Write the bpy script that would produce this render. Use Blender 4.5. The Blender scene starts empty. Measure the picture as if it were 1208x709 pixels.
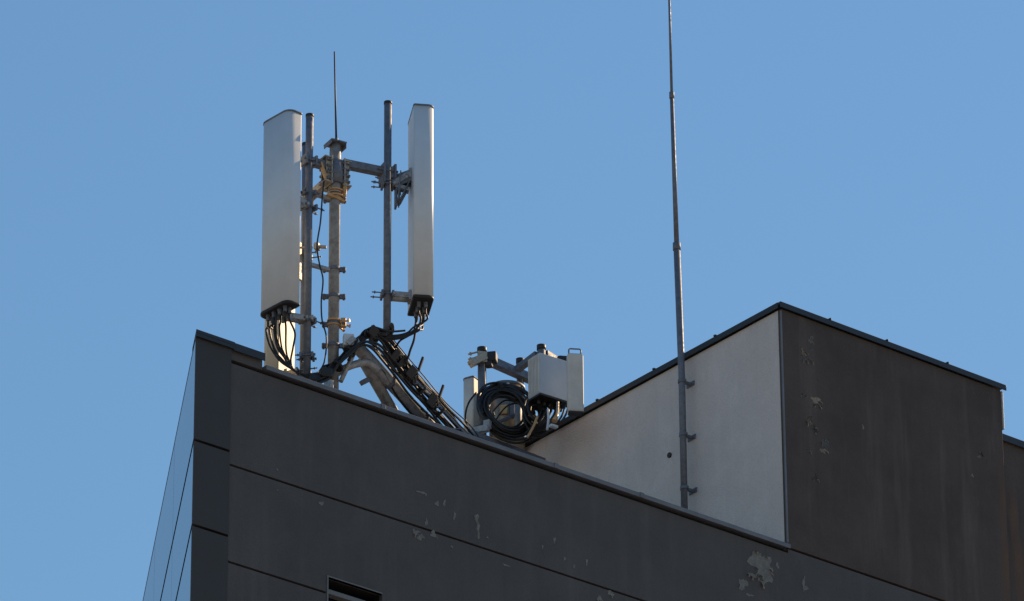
import bpy, bmesh, math, random
from mathutils import Vector, Matrix, Euler
random.seed(7)
R = math.radians
S = bpy.context.scene

# ------------------------------------------------------------------ camera
CW, CH, FPX = 1208.0, 709.0, 7000.0
PITCH, ROLL = R(27.02), R(-0.38)
CAM = Vector((0, 0, 1.6))
_r = Vector((1, 0, 0)); _u = Vector((0, -math.sin(PITCH), math.cos(PITCH))); _f = Vector((0, math.cos(PITCH), math.sin(PITCH)))
RT = _r*math.cos(ROLL) + _u*math.sin(ROLL)
UP = -_r*math.sin(ROLL) + _u*math.cos(ROLL)
cd = bpy.data.cameras.new('camera'); cam = bpy.data.objects.new('camera', cd)
S.collection.objects.link(cam)
m = Matrix((RT, UP, -_f)).transposed().to_4x4(); m.translation = CAM
cam.matrix_world = m
cd.sensor_width = 36; cd.lens = 36*FPX/CW; cd.clip_start = 0.5; cd.clip_end = 5000
S.camera = cam

# ------------------------------------------------------------------ light
SUN_AZ, SUN_EL = 45.0, 32.0            # azimuth clockwise from +Y
w = bpy.data.worlds.new('World'); S.world = w; w.use_nodes = True
nt = w.node_tree; nt.nodes.clear()
sky = nt.nodes.new('ShaderNodeTexSky'); sky.sky_type = 'NISHITA'; sky.sun_disc = False
sky.sun_elevation = R(SUN_EL); sky.sun_rotation = R(SUN_AZ)
sky.altitude = 0; sky.air_density = 2.05; sky.dust_density = 0.15; sky.ozone_density = 9.5
bg = nt.nodes.new('ShaderNodeBackground'); bg.inputs[1].default_value = 0.106
wo = nt.nodes.new('ShaderNodeOutputWorld')
nt.links.new(sky.outputs[0], bg.inputs[0]); nt.links.new(bg.outputs[0], wo.inputs[0])
sl = bpy.data.lights.new('sun', 'SUN'); sl.energy = 5.0; sl.angle = R(0.55); sl.color = (1, .71, .42)
so = bpy.data.objects.new('sun', sl); S.collection.objects.link(so)
sd = Vector((math.sin(R(SUN_AZ))*math.cos(R(SUN_EL)), math.cos(R(SUN_AZ))*math.cos(R(SUN_EL)), math.sin(R(SUN_EL))))
so.rotation_euler = sd.to_track_quat('Z', 'Y').to_euler(); so.location = sd*60
S.view_settings.view_transform = 'Standard'; S.view_settings.look = 'None'
S.view_settings.exposure = 0.0; S.view_settings.gamma = 1; S.view_settings.use_curve_mapping = False
S.render.engine = 'CYCLES'

# ------------------------------------------------------------------ geometry helpers
def ray(px, py):
    return (_f*FPX + RT*(px-CW/2) - UP*(py-CH/2)).normalized()
def at(px, py, Y):                     # the point seen at a pixel, at world depth Y
    d = ray(px, py); return CAM + d*((Y-CAM.y)/d.y)
def on_plane(px, py, p, n):
    d = ray(px, py); return CAM + d*((p-CAM).dot(n)/d.dot(n))
def azv(a): return Vector((math.sin(R(a)), math.cos(R(a)), 0))
Z = Vector((0, 0, 1))

class MB:
    def __init__(s, mats=None): s.bm = bmesh.new(); s.mi = 0; s.sm = False
    def face(s, pts):
        vs = [s.bm.verts.new(p) for p in pts]; f = s.bm.faces.new(vs); f.material_index = s.mi; return f
    def box(s, c, dx, dy, dz, ax=None, ay=None, az=None, bev=0.0):
        """box centred at c, full sizes, along the given axes"""
        ax = (ax or Vector((1,0,0))).normalized(); ay = (ay or Vector((0,1,0))).normalized()
        az = (az or ax.cross(ay)).normalized()
        c = Vector(c); b = bmesh.new()
        bmesh.ops.create_cube(b, size=1)
        for v in b.verts: v.co = Vector((v.co.x*dx, v.co.y*dy, v.co.z*dz))
        if bev > 0: bmesh.ops.bevel(b, geom=list(b.edges), offset=bev, segments=2, affect='EDGES', profile=.5)
        s._merge(b, lambda co: c + ax*co.x + ay*co.y + az*co.z)
    def _merge(s, b, fn, smooth=False):
        mp = {}
        for v in b.verts: mp[v.index if False else v] = s.bm.verts.new(fn(v.co))
        for f in b.faces:
            try: g = s.bm.faces.new([mp[v] for v in f.verts])
            except ValueError: continue
            g.material_index = s.mi; g.smooth = smooth
        b.free()
    def bar(s, a, b, wd, hg, up=None, bev=0.003):
        a, b = Vector(a), Vector(b); d = (b-a); L = d.length; d.normalize()
        up = up or Z
        if abs(d.dot(up)) > .98: up = Vector((1,0,0))
        side = d.cross(up).normalized(); u2 = side.cross(d).normalized()
        s.box((a+b)/2, L, wd, hg, d, side, u2, bev)
    def tube(s, pts, r, n=12, cap=True, radii=None):
        pts = [Vector(p) for p in pts]; rings = []
        d0 = (pts[1]-pts[0]).normalized()
        ref = Vector((0,0,1)) if abs(d0.z) < .9 else Vector((1,0,0))
        nx = d0.cross(ref).normalized()
        for i, p in enumerate(pts):
            d = (pts[min(i+1, len(pts)-1)] - pts[max(i-1, 0)]).normalized()
            nx = (nx - d*nx.dot(d)).normalized(); ny = d.cross(nx)
            rr = radii[i] if radii else r
            rings.append([s.bm.verts.new(p + (nx*math.cos(2*math.pi*k/n) + ny*math.sin(2*math.pi*k/n))*rr) for k in range(n)])
        for a, b in zip(rings, rings[1:]):
            for k in range(n):
                f = s.bm.faces.new((a[k], a[(k+1) % n], b[(k+1) % n], b[k])); f.smooth = n > 6; f.material_index = s.mi
        if cap:
            for rg in (rings[0][::-1], rings[-1]):
                f = s.bm.faces.new(rg); f.material_index = s.mi
    def prism(s, poly, z0, z1, smooth_sides=False):
        """plan polygon extruded upright"""
        lo = [s.bm.verts.new((p[0], p[1], z0)) for p in poly]; hi = [s.bm.verts.new((p[0], p[1], z1)) for p in poly]
        n = len(poly)
        for k in range(n):
            f = s.bm.faces.new((lo[k], lo[(k+1) % n], hi[(k+1) % n], hi[k])); f.smooth = smooth_sides; f.material_index = s.mi
        for q in (lo[::-1], hi):
            f = s.bm.faces.new(q); f.material_index = s.mi
    def ring(s, c, r, h, th, n=20):
        """clamp band round an upright pipe"""
        s.tube([Vector(c)-Z*h/2, Vector(c)+Z*h/2], r+th, n)
    def bolt(s, a, b, r=.007, head=.013):
        a, b = Vector(a), Vector(b); d = (b-a).normalized()
        s.tube([a, b], r, 8); s.tube([b-d*.012, b], head, 6); s.tube([a+d*.02, a+d*.032], head, 6)
    def build(s, name, mat, parent=None, **kw):
        bmesh.ops.recalc_face_normals(s.bm, faces=s.bm.faces)
        me = bpy.data.meshes.new(name); s.bm.to_mesh(me); s.bm.free()
        for mt in (mat if isinstance(mat, (list, tuple)) else [mat]): me.materials.append(mt)
        if False:
            try: me.set_sharp_from_angle(angle=R(38))
            except Exception: pass
        o = bpy.data.objects.new(name, me); S.collection.objects.link(o)
        if parent is not None:
            o.parent = parent; o.matrix_parent_inverse = Matrix.Translation(-parent.location) if False else Matrix.Identity(4)
            root = parent; off = Vector((0,0,0))
            while root is not None: off += root.location; root = root.parent
            me.transform(Matrix.Translation(-off))
        tag(o, **kw)
        return o
def tag(o, label=None, cat=None, group=None, kind=None):
    if label: o['label'] = label
    if cat: o['category'] = cat
    if group: o['group'] = group
    if kind: o['kind'] = kind
    return o
def thing(name, loc, **kw):
    o = bpy.data.objects.new(name, None); o.empty_display_size = .1; S.collection.objects.link(o); o.location = loc
    return tag(o, **kw)
def copy_thing(o, delta, label=None):
    c = o.copy(); S.collection.objects.link(c); c.location = o.location + Vector(delta)
    for ch in o.children:
        d = ch.copy(); S.collection.objects.link(d); d.parent = c
    if label: c['label'] = label
    return c
def smooth(pts, k=6):
    """Catmull-Rom through the points"""
    pts = [Vector(p) for p in pts]; P = [pts[0]*2-pts[1]] + pts + [pts[-1]*2-pts[-2]]; out = []
    for i in range(1, len(P)-2):
        a, b, c, d = P[i-1], P[i], P[i+1], P[i+2]
        for j in range(k):
            t = j/k
            out.append(.5*((2*b) + (c-a)*t + (2*a-5*b+4*c-d)*t*t + (3*b-a-3*c+d)*t**3))
    out.append(pts[-1]); return out

# ------------------------------------------------------------------ materials
def srgb(c): return tuple(((x/12.92) if x <= .04045 else ((x+.055)/1.055)**2.4) for x in c)
def mat(name, base, rough=.6, metal=0.0, var=.0, scale=6.0, bump=0.0, bscale=60.0, var2=None, streak=0.0, ior=None, rvar=0.0, spec=None):
    m = bpy.data.materials.new(name); m.use_nodes = True; t = m.node_tree; N = t.nodes; L = t.links
    p = N['Principled BSDF']; p.inputs['Roughness'].default_value = rough; p.inputs['Metallic'].default_value = metal
    if ior: p.inputs['IOR'].default_value = ior
    if spec is not None: p.inputs['Specular IOR Level'].default_value = spec
    tc = N.new('ShaderNodeTexCoord')
    geo = N.new('ShaderNodeNewGeometry')
    col = N.new('ShaderNodeRGB'); col.outputs[0].default_value = (*base, 1); out = col.outputs[0]
    def mixin(out, other, fac_socket):
        mx = N.new('ShaderNodeMix'); mx.data_type = 'RGBA'; mx.blend_type = 'MIX'
        L.new(fac_socket, mx.inputs[0]); L.new(out, mx.inputs[6]); mx.inputs[7].default_value = (*other, 1); return mx.outputs[2]
    def noise(sc, det=5, vec=None, lo=.4, hi=.65, amt=1.0, rg=.6):
        n = N.new('ShaderNodeTexNoise'); n.inputs['Scale'].default_value = sc; n.inputs['Detail'].default_value = det; n.inputs['Roughness'].default_value = rg
        L.new(vec or geo.outputs['Position'], n.inputs['Vector'])
        mr = N.new('ShaderNodeMapRange'); mr.inputs[1].default_value = lo; mr.inputs[2].default_value = hi; mr.inputs[4].default_value = amt
        L.new(n.outputs[0], mr.inputs[0]); return mr.outputs[0]
    if var > 0:
        o2 = var2 or tuple(x*.55 for x in base)
        out = mixin(out, o2, noise(scale, amt=var))
        out = mixin(out, tuple(min(1, x*1.35) for x in base), noise(scale*2.7, lo=.5, hi=.75, amt=var*.7))
        if bump > .3: out = mixin(out, tuple(x*.6 for x in base), noise(48, det=3, lo=.45, hi=.7, amt=.28))
    if streak > 0:
        mp = N.new('ShaderNodeMapping'); mp.inputs['Scale'].default_value = (1, 1, .09)
        L.new(geo.outputs['Position'], mp.inputs[0])
        out = mixin(out, tuple(min(1, x*1.9+.01) for x in base), noise(5, vec=mp.outputs[0], lo=.54, hi=.78, amt=streak))
        out = mixin(out, tuple(x*.5 for x in base), noise(9, vec=mp.outputs[0], lo=.55, hi=.8, amt=streak))
    L.new(out, p.inputs['Base Color'])
    if rvar > 0:
        n = noise(scale*1.7, lo=.3, hi=.7, amt=1)
        mr = N.new('ShaderNodeMapRange'); mr.inputs[3].default_value = max(.02, rough-rvar); mr.inputs[4].default_value = min(1, rough+rvar)
        L.new(n, mr.inputs[0]); L.new(mr.outputs[0], p.inputs['Roughness'])
    if bump > 0:
        n = N.new('ShaderNodeTexNoise'); n.inputs['Scale'].default_value = bscale; n.inputs['Detail'].default_value = 4
        L.new(geo.outputs['Position'], n.inputs['Vector'])
        b = N.new('ShaderNodeBump'); b.inputs['Strength'].default_value = bump; b.inputs['Distance'].default_value = .01
        L.new(n.outputs[0], b.inputs['Height']); L.new(b.outputs[0], p.inputs['Normal'])
    m['_out'] = 1
    return m
def add_layer(m, color, fac_builder):
    """mix another colour over a material's base colour with a procedural mask"""
    t = m.node_tree; p = t.nodes['Principled BSDF']; ln = p.inputs['Base Color'].links[0]; src = ln.from_socket
    mx = t.nodes.new('ShaderNodeMix'); mx.data_type = 'RGBA'
    t.links.new(src, mx.inputs[6]); mx.inputs[7].default_value = (*color, 1)
    t.links.new(fac_builder(t), mx.inputs[0]); t.links.new(mx.outputs[2], p.inputs['Base Color'])

M = {}
M['stucco'] = mat('dark_stucco', (.090, .086, .086), .85, var=.35, scale=1.3, bump=.5, bscale=70, streak=.22)
M['stucco_brown'] = mat('brown_stucco', (.084, .067, .060), .85, var=.5, scale=1.6, bump=.5, bscale=70, streak=.45)
M['plaster'] = mat('grey_plaster', (.68, .63, .61), .9, var=.35, scale=1.3, bump=.6, bscale=60, var2=(.54, .50, .485), streak=.12)
M['bare'] = mat('bare_plaster', (.21, .215, .205), .9, var=.6, scale=14, bump=.8, bscale=90)
M['curl'] = mat('curled_paint', (.30, .25, .19), .8, var=.6, scale=30)
M['groove'] = mat('joint_backing', (.006, .006, .007), .95)
M['coping_a'] = mat('grey_coping', (.17, .18, .20), .55, metal=.15, var=.4, scale=3, rvar=.1)
M['coping_dark'] = mat('dark_coping', (.030, .034, .042), .5, metal=.2, var=.3, scale=3)
M['cladding'] = mat('dark_cladding', (.042, .038, .035), .6, var=.2, scale=1.5, bump=.15, bscale=40, streak=.1)
M['glass'] = mat('blue_cladding_glass', (.012, .025, .06), .08, var=.2, scale=.6, ior=1.5)
M['pane'] = mat('window_glass', (.01, .02, .04), .03, ior=1.6)
M['frame'] = mat('window_frame', (.16, .17, .18), .5)
M['galv'] = mat('galvanised_steel', (.42, .43, .44), .55, metal=.3, var=.6, scale=22, rvar=.15, var2=(.16, .165, .18))
M['galv_dark'] = mat('weathered_steel', (.19, .21, .25), .6, metal=.4, var=.6, scale=18, rvar=.15)
M['mast'] = mat('mast_steel', (.33, .33, .33), .6, metal=.3, var=.7, scale=14, streak=.4, var2=(.17, .15, .13), rvar=.15)
M['zinc'] = mat('zinc_bracket', (.50, .43, .34), .5, metal=.5, var=.5, scale=30, rvar=.15)  # yellowish zinc, base colour warmed further towards orange sunlight
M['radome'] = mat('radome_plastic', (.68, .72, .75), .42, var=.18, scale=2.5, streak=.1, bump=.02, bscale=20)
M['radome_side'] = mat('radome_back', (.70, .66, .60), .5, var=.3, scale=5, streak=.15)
M['radome_sunlit'] = mat('sunlit_radome', (.86, .78, .64), .5, var=.1, scale=5)  # lighter, warmer radome: sunlight put into the base colour
M['blackp'] = mat('black_plastic', (.020, .020, .022), .55, var=.3, scale=20)
M['cable'] = mat('black_cable', (.014, .013, .013), .5, var=.3, scale=25)
M['sunwarm'] = mat('sunwarm_fitting', (.68, .40, .18), .45, metal=.45, var=.5, scale=30)  # yellowed steel and brass, with orange sun glow put into the base colour
M['rru'] = mat('radio_unit_paint', (.48, .54, .62), .5, var=.15, scale=6)
M['roof'] = mat('roof_membrane', (.12, .12, .12), .9, var=.4, scale=2, bump=.4, bscale=30)
M['ground'] = mat('ground_asphalt', (.05, .05, .05), .9, var=.4, scale=.3, bump=.4, bscale=30)
M['paving'] = mat('paving', (.36, .34, .32), .9, var=.4, scale=1.2, bump=.4, bscale=20)
M['rubber'] = mat('rubber', (.02, .02, .02), .8)

# ------------------------------------------------------------------ building: plan
AZA, AZB, AZC = 51.0, -8.0, -38.9
dA, dB, dC = azv(AZA), azv(AZB), azv(AZC)
nA = azv(AZA+90); nB = azv(AZB-90); nC = azv(AZC-90)      # outward normals
P0 = at(231, 391.5, 47.7); RIM = P0.z                      # top of the corner strip
def onA(px, py, off=0.0): return on_plane(px, py, P0+nA*off, nA)
def tA(px, py): return (onA(px, py)-P0).dot(dA)
def zA(px, py): return onA(px, py).z
ZR = zA(311, 433)                                          # top of the main coping
ZR = (zA(311, 431)+zA(931, 645.5))/2
P1 = onA(925, 500); P1.z = 0; t1 = (P1-P0).dot(dA)
t2 = tA(1181, 480); P2 = P0 + dA*t2
ZP = (zA(921, 361.5) + zA(1180, 451))/2                    # top of the penthouse coping
t_strip = tA(271, 450); t_raise = tA(311, 420)
ZRAISE = zA(272, 405); ZLOW2 = zA(1195, 511)
print('P0', P0, 'ZR', ZR, 'raise', ZRAISE, 'ZP', ZP, 't', t1, t2, t_strip, t_raise, 'low2', ZLOW2)
LA, LB = 16.0, 13.0
E0 = Vector((P0.x, P0.y, 0))
PA = lambda t, off=0.0, z=0.0: Vector((E0 + dA*t + nA*off).to_tuple()[:2] + (z,))

B = thing('dark_building', (E0.x, E0.y, 0), label='dark grey rendered building with sharp corner, rooftop block and peeling wall paint', cat='building')
# wall core (joint backing) and render panels with open joints between
zs1 = zA(271, 548); zs2 = zA(271, 663); pitch_p = zs1-zs2
wm = MB()
wm.mi = 1
pl = 0.05
wt, wb = zA(387, 681), None
w0, w1 = tA(387, 690), tA(451, 700); wz1 = zA(387, 680.5); wz0 = wz1-1.5
JG = .022
def panel(t0, t1_, z0, z1, mi=0, off=0.0, th=.045, bev=.004):
    wm.mi = mi
    a = PA(t0, off, 0); b = PA(t1_, off, 0)
    c = (a+b)/2 - nA*(th/2); c.z = (z0+z1)/2
    wm.box(c, (b-a).length, th, z1-z0, dA, nA, Z, bev)
TS = t_strip+.012; TE = LA
# top panels (above first seam)
panel(TS, t1+.003, zs1+JG/2, ZR-.078, bev=0); panel(t1+.003, TE, zs1+JG/2, ZR-.036, bev=0)
def band(lo, hi):
    if lo >= wz1 or hi <= wz0: panel(TS, TE, lo, hi); return
    a_, b_ = max(lo, wz0), min(hi, wz1)
    if hi > wz1: panel(TS, TE, wz1, hi, bev=0)
    if lo < wz0: panel(TS, TE, lo, wz0, bev=0)
    panel(TS, w0, a_, b_, bev=0); panel(w1, TE, a_, b_, bev=0)
band(zs2+JG/2, zs1-JG/2)
zc = zs2
while zc > .6:
    z0 = max(zc-pitch_p*1.02, .3); band(z0+JG/2, zc-JG/2); zc = z0
# backing wall, with the window hole
wm.mi = 1
def back(t0, t1_, z0, z1, th=.25):
    a = PA(t0, -.046, 0); b = PA(t1_, -.046, 0); c = (a+b)/2 - nA*(th/2); c.z = (z0+z1)/2
    wm.box(c, (b-a).length, th, z1-z0, dA, nA, Z)
back(.3, w0, 0, ZR-.04); back(w1, LA, 0, ZR-.04); back(w0, w1, wz1, ZR-.04); back(w0, w1, 0, wz0)

# peeling paint: irregular bare spots a few millimetres proud, with curled lips
def peel(px, py, wpx, hpx, seed, curl=True, plane_off=0.0, z_mat=2):
    rnd = random.Random(seed)
    c = onA(px, py, plane_off); sc = 60.0/FPX; W = wpx*sc/.80*.48; H = hpx*sc/.89*.48
    n = 16 if wpx*hpx < 60 else 30; a2, a3, a5 = rnd.uniform(0,6), rnd.uniform(0,6), rnd.uniform(0,6)
    pts = []; ph = rnd.random()*6
    for k in range(n):
        a = 2*math.pi*k/n; r = .9 + .22*math.sin(3*a+ph) + .20*math.sin(2*a+a2) + .14*math.sin(5*a+a3) + rnd.uniform(-.13, .13)
        pts.append(c + dA*(W*r*math.cos(a)) + Z*(H*r*math.sin(a)))
    lo = [wm.bm.verts.new(p-nA*.01) for p in pts]; hi = [wm.bm.verts.new(p+nA*.003) for p in pts]
    for k in range(n):
        f = wm.bm.faces.new((lo[k], lo[(k+1) % n], hi[(k+1) % n], hi[k])); f.material_index = z_mat
    f = wm.bm.faces.new(hi); f.material_index = z_mat
    if curl:
        for j in range(2 if wpx < 12 else 8):
            k = rnd.randrange(n); a = pts[k]; b = pts[(k+1) % n]
            out = ((a+b)/2-c); out.normalize()
            L = min(min(W, H), .06)*rnd.uniform(.6, 1.3)+.012
            rows = []
            for q in range(5):
                s = q/4; wv = (b-a)*(.5-.35*s)
                mid = (a+b)/2 - Z*L*s*.8 + out*L*.3*s + nA*(.004+L*.9*math.sin(s*2.2)*.5)
                rows.append((wm.bm.verts.new(mid-wv), wm.bm.verts.new(mid+wv)))
            for r0, r1 in zip(rows, rows[1:]):
                f = wm.bm.faces.new((r0[0], r0[1], r1[1], r1[0])); f.material_index = 3; f.smooth = True
PEELS = [(497,581,9,3),(502,583,3,3),(515.5,594,4,7),(524,594,3.5,8),(536,608,3,9),(562,611,6,9),(564,625,4,18),
 (575,634,2,3),(503,616,3,9),(491,628,8,7),(496,633,9,7),(511,630,8,7),(533,645,3,3),(654,637,3,7),(666,659,2.5,5),(677,668,3,4),(692,663,3,7),
 (597,667,8,2.5),(720,700,9,5),(707,706,7,5),(327,554,2,3),(379,594,5,5),(327,578,2,2),(876,689,11,15),(948,688,4,15),(951,694,6,5),
 (917,667,4,7),(884,702,10,3),(640,645,2,4)]
for i, (a, b, c_, d) in enumerate(PEELS): peel(a, b, c_, d, 100+i, curl=(c_*d > 30))
peel(898, 668, 31, 33, 5); peel(893, 680, 16, 8, 8)
wall = wm.build('wall', [M['stucco'], M['groove'], M['bare'], M['curl']], B)

# corner cladding: strip on the facade and the return into the glazed side
zq1 = zA(231, 520.5); zq2 = zA(231, 621.5); pq = zq1-zq2
cm = MB()
def cbox(t0, t1_, z0, z1, off, th, mi):
    cm.mi = mi
    a = PA(t0, off); b = PA(t1_, off); c = (a+b)/2-nA*(th/2); c.z = (z0+z1)/2
    cm.box(c, (b-a).length, th, z1-z0, dA, nA, Z, .004 if mi == 0 else 0)
zc = ZRAISE+ (RIM-ZRAISE); z_edges = [RIM-.045, zq1, zq2]
z = zq2
while z-pq > .3: z -= pq; z_edges.append(z)
z_edges.append(.3)
for a, b in zip(z_edges, z_edges[1:]):
    cm.mi = 0
    cm.prism([PA(-.012, .02), PA(t_strip, .02), PA(t_strip, -.02), PA(.012, -.02)], b+.014, a-.012 if a != z_edges[0] else a)
cm.mi = 1
cm.prism([PA(.10, -.022), PA(t_strip-.01, -.022), PA(t_strip-.01, -.10), PA(.17, -.10)], 0, RIM-.05)
cm.build('corner_cladding', [M['cladding'], M['groove']], B)
gm = MB()
for i, (a, b) in enumerate(zip(z_edges, z_edges[1:])):
    tt = 0.0
    while tt < LB-.1:
        te = min(tt+2.2, LB)
        u0, u1 = (.0257, .0497) if tt == 0 else (tt+.006, tt+.006)
        gm.prism([E0+dB*u0, E0+dB*(te-.006), E0+dB*(te-.006)-nB*.04, E0+dB*u1-nB*.04], b+.03, a-.03)
        tt = te
gm.build('glass_cladding', M['glass'], B)
gb = MB(); p = E0 + dB*(LB/2+.25) - nB*.14; p.z = (RIM-.06)/2; gb.box(p, LB-.52, .18, RIM-.06, dB, nB, Z); gb.build('side_backing_wall', M['groove'], B)

# copings
def coping(mb, a, b, z, n, wd=.32, th=.035, lip=.045, over=.035):
    """a,b plan points on the wall face; n outward normal; metal cap with a turned-down front lip"""
    d = (b-a).normalized(); L = (b-a).length
    c = (a+b)/2 + n*over - n*(wd/2); c.z = z-th/2
    mb.box(c, L, wd, th, d, n, Z, .004)
    c = (a+b)/2 + n*(over-.006); c.z = z-th-lip/2+.004
    mb.box(c, L-.002, .010, lip, d, n, Z)
k = MB()
coping(k, PA(t_raise), PA(t1), ZR, nA, th=.022, lip=.026, over=.045)
# coping joints
for tj in (2.1, 4.15, 5.2):
    c = PA(tj, .046); c.z = ZR-.022; k.box(c, .05, .010, .046, dA, nA, Z, .002); c = PA(tj, -.12); c.z = ZR+.002; k.box(c, .05, .33, .012, dA, nA, Z)
k.build('coping', M['coping_a'], B)
k = MB()
k.prism([PA(-.030, .05), PA(t_strip+.015, .05), PA(t_strip+.015, -.29), PA(.172, -.29)], RIM-.03, RIM)
k.prism([PA(-.026, .047), PA(t_strip+.013, .047), PA(t_strip+.013, .036), PA(-.020, .036)], RIM-.065, RIM-.028)
coping(k, PA(t_strip+.018), PA(t_raise-.004), ZRAISE, nA)
a = E0 + dB*.0; b = E0+dB*LB
coping(k, a+dB*.16, b, RIM-.002, nB, wd=.2, over=-.004, lip=.004, th=.03)
k.build('dark_coping', M['coping_dark'], B)
rm = MB()
rm.mi = 0; a, b = PA(t_strip), PA(t_raise-.01)
c = (a+b)/2-nA*.13; c.z = (ZR-.04+ZRAISE-.035)/2; rm.box(c, (b-a).length, .25, ZRAISE-.035-(ZR-.036), dA, nA, Z)
rm.build('parapet_upstand', M['stucco'], B)

# penthouse
LC = 6.2
ph = MB()
fz0 = ZR+.0
# front face on facade plane (dark), penthouse front joint at ZR
def pbox(a, b, off, th, z0, z1, d, n, mb, mi=0, bev=.004):
    mb.mi = mi; c = (a+b)/2 + n*off - n*(th/2); c.z = (z0+z1)/2
    mb.box(c, (b-a).length, th, z1-z0, d, n, Z, bev)
wm = ph
pbox(PA(t1+.0), PA(t2), .003, .05, ZR-.012, ZP-.06, dA, nA, ph); pbox(PA(t1+.3), PA(t2), -.05, .2, ZR-.012, ZP-.06, dA, nA, ph, bev=0)
for i, (a, b, c_, d) in enumerate([(948,416,5,10),(950,423,8,6),(957,401,5,7),(962,472,7,7),(964,477,5,5),(948,467,5,4),(956,497,5,13),(960,506,7,6),(974,523,5,14),(971,532,6,5),(955,531,5,3),
   (962,563,4,6),(1018,504,2,4),(1158,536,4,5),(1155,539,3,3),(1147,561,2,4),(957,412,3,3)]):
    peel(a, b, c_*1.5, d*1.25, 300+i, curl=(c_*d > 12), z_mat=1 if i % 3 else 3)
# end wall on the far right and back wall
pa = PA(t2, -.25); pbox(PA(t2, -.25), PA(t2, -LC), 0, .25, ZR-.2, ZP-.06, -nA, dA, ph)
ph.mi = 0
ph_front = ph.build('penthouse_front_wall', [M['stucco_brown'], M['bare'], M['bare'], M['curl']], B)
# rust-brown run-off stain next to the far corner and lighter scuffs
def along(t_):
    g = t_.nodes.new('ShaderNodeNewGeometry'); v = t_.nodes.new('ShaderNodeVectorMath'); v.operation = 'DOT_PRODUCT'
    t_.links.new(g.outputs['Position'], v.inputs[0]); v.inputs[1].default_value = dA; return g, v
def rust(t_):
    g, v = along(t_); c0 = PA(t2).dot(dA)
    mr = t_.nodes.new('ShaderNodeMapRange'); mr.inputs[1].default_value = c0-.16; mr.inputs[2].default_value = c0-.02; mr.inputs[4].default_value = .8
    t_.links.new(v.outputs['Value'], mr.inputs[0])
    sp = t_.nodes.new('ShaderNodeSeparateXYZ'); t_.links.new(g.outputs['Position'], sp.inputs[0])
    m2 = t_.nodes.new('ShaderNodeMapRange'); m2.inputs[1].default_value = ZP-.55; m2.inputs[2].default_value = ZP-1.3
    t_.links.new(sp.outputs[2], m2.inputs[0])
    mp = t_.nodes.new('ShaderNodeMapping'); mp.inputs['Scale'].default_value = (1, 1, .15); t_.links.new(g.outputs['Position'], mp.inputs[0])
    n = t_.nodes.new('ShaderNodeTexNoise'); n.inputs['Scale'].default_value = 9; n.inputs['Detail'].default_value = 5; t_.links.new(mp.outputs[0], n.inputs[0])
    m3 = t_.nodes.new('ShaderNodeMapRange'); m3.inputs[1].default_value = .35; m3.inputs[2].default_value = .6; t_.links.new(n.outputs[0], m3.inputs[0])
    a = t_.nodes.new('ShaderNodeMath'); a.operation = 'MULTIPLY'; t_.links.new(mr.outputs[0], a.inputs[0]); t_.links.new(m2.outputs[0], a.inputs[1])
    b = t_.nodes.new('ShaderNodeMath'); b.operation = 'MULTIPLY'; t_.links.new(a.outputs[0], b.inputs[0]); t_.links.new(m3.outputs[0], b.inputs[1])
    return b.outputs[0]
add_layer(M['stucco_brown'], (.13, .075, .045), rust)

pc = MB()
c0 = PA(t1); c1 = c0 + dC*LC
pbox(c0 + dC*.002, c1, 0.0, .24, ZR-.008, ZP-.06, dC, nC, pc); pbox(c0 + dC*.35, c1, -.003, .22, ZR-.3, ZR-.008, dC, nC, pc, bev=0)
pc.build('penthouse_side_wall', M['plaster'], B)
# small drain hole in the side wall with a dark collar
hp = on_plane(790, 537, c0+nC*.004, nC)
hb = MB(); hb.tube([hp-nC*.02, hp+nC*.012], .028, 14); hb.build('wall_outlet', M['blackp'], B)
# thin metal corner bead between the plaster and the render
cb = MB(); q = PA(t1+.0, .0); q = q + nC*.001 + nA*.001; q.z = (ZR+ZP-.05)/2; cb.box(q, .016, .016, ZP-ZR-.11, dA, nA, Z, .002); cb.build('corner_bead', M['coping_a'], B)
# penthouse coping with standing joints
k = MB()
coping(k, PA(t1)-dA*.035, PA(t2)+dA*.05, ZP, nA, wd=.36, th=.026, lip=.038, over=.04)
ca = c0+nC*.0 - dC*.042
coping(k, c0+dC*.0, c1, ZP+.002, nC, wd=.36, th=.026, lip=.038, over=.04)
for t_ in (.62, 1.38, 2.2):
    c = PA(t1+t_, .02); c.z = ZP+.006; k.box(c, .022, .06, .018, dA, nA, Z, .004)
for s_ in (.95, 1.9, 2.8, 3.8):
    c = c0+dC*s_+nC*.02; c.z = ZP+.008; k.box(c, .03, .06, .018, dC, nC, Z, .004)
k.build('penthouse_coping', M['coping_dark'], B)
rf = MB()
qa, qb, qc, qd = PA(t1+.05, -.05), PA(t2-.05, -.05), PA(t2-.05, -LC), PA(t1+.05, -LC)
rf.prism([qa, qb, qc, qd], ZP-.2, ZP-.12); rf.build('penthouse_roof', M['roof'], B)
pb = MB(); pbox(PA(t1-.0, -LC), PA(t2, -LC), 0, .2, ZR-.6, ZP-.06, dA, -nA, pb); pb.build('penthouse_rear_wall', M['plaster'], B)
# pale metal flashing at the free end of the front wall
fl = MB(); q = PA(t2+.012, -.02); zl = ZLOW2; q.z = (ZP-.07+zl)/2; fl.box(q, .02, .07, ZP-.07-zl, dA, nA, Z, .003); fl.build('end_flashing', mat('pale_flashing', (.5, .47, .43), .5, metal=.3), B)
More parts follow.
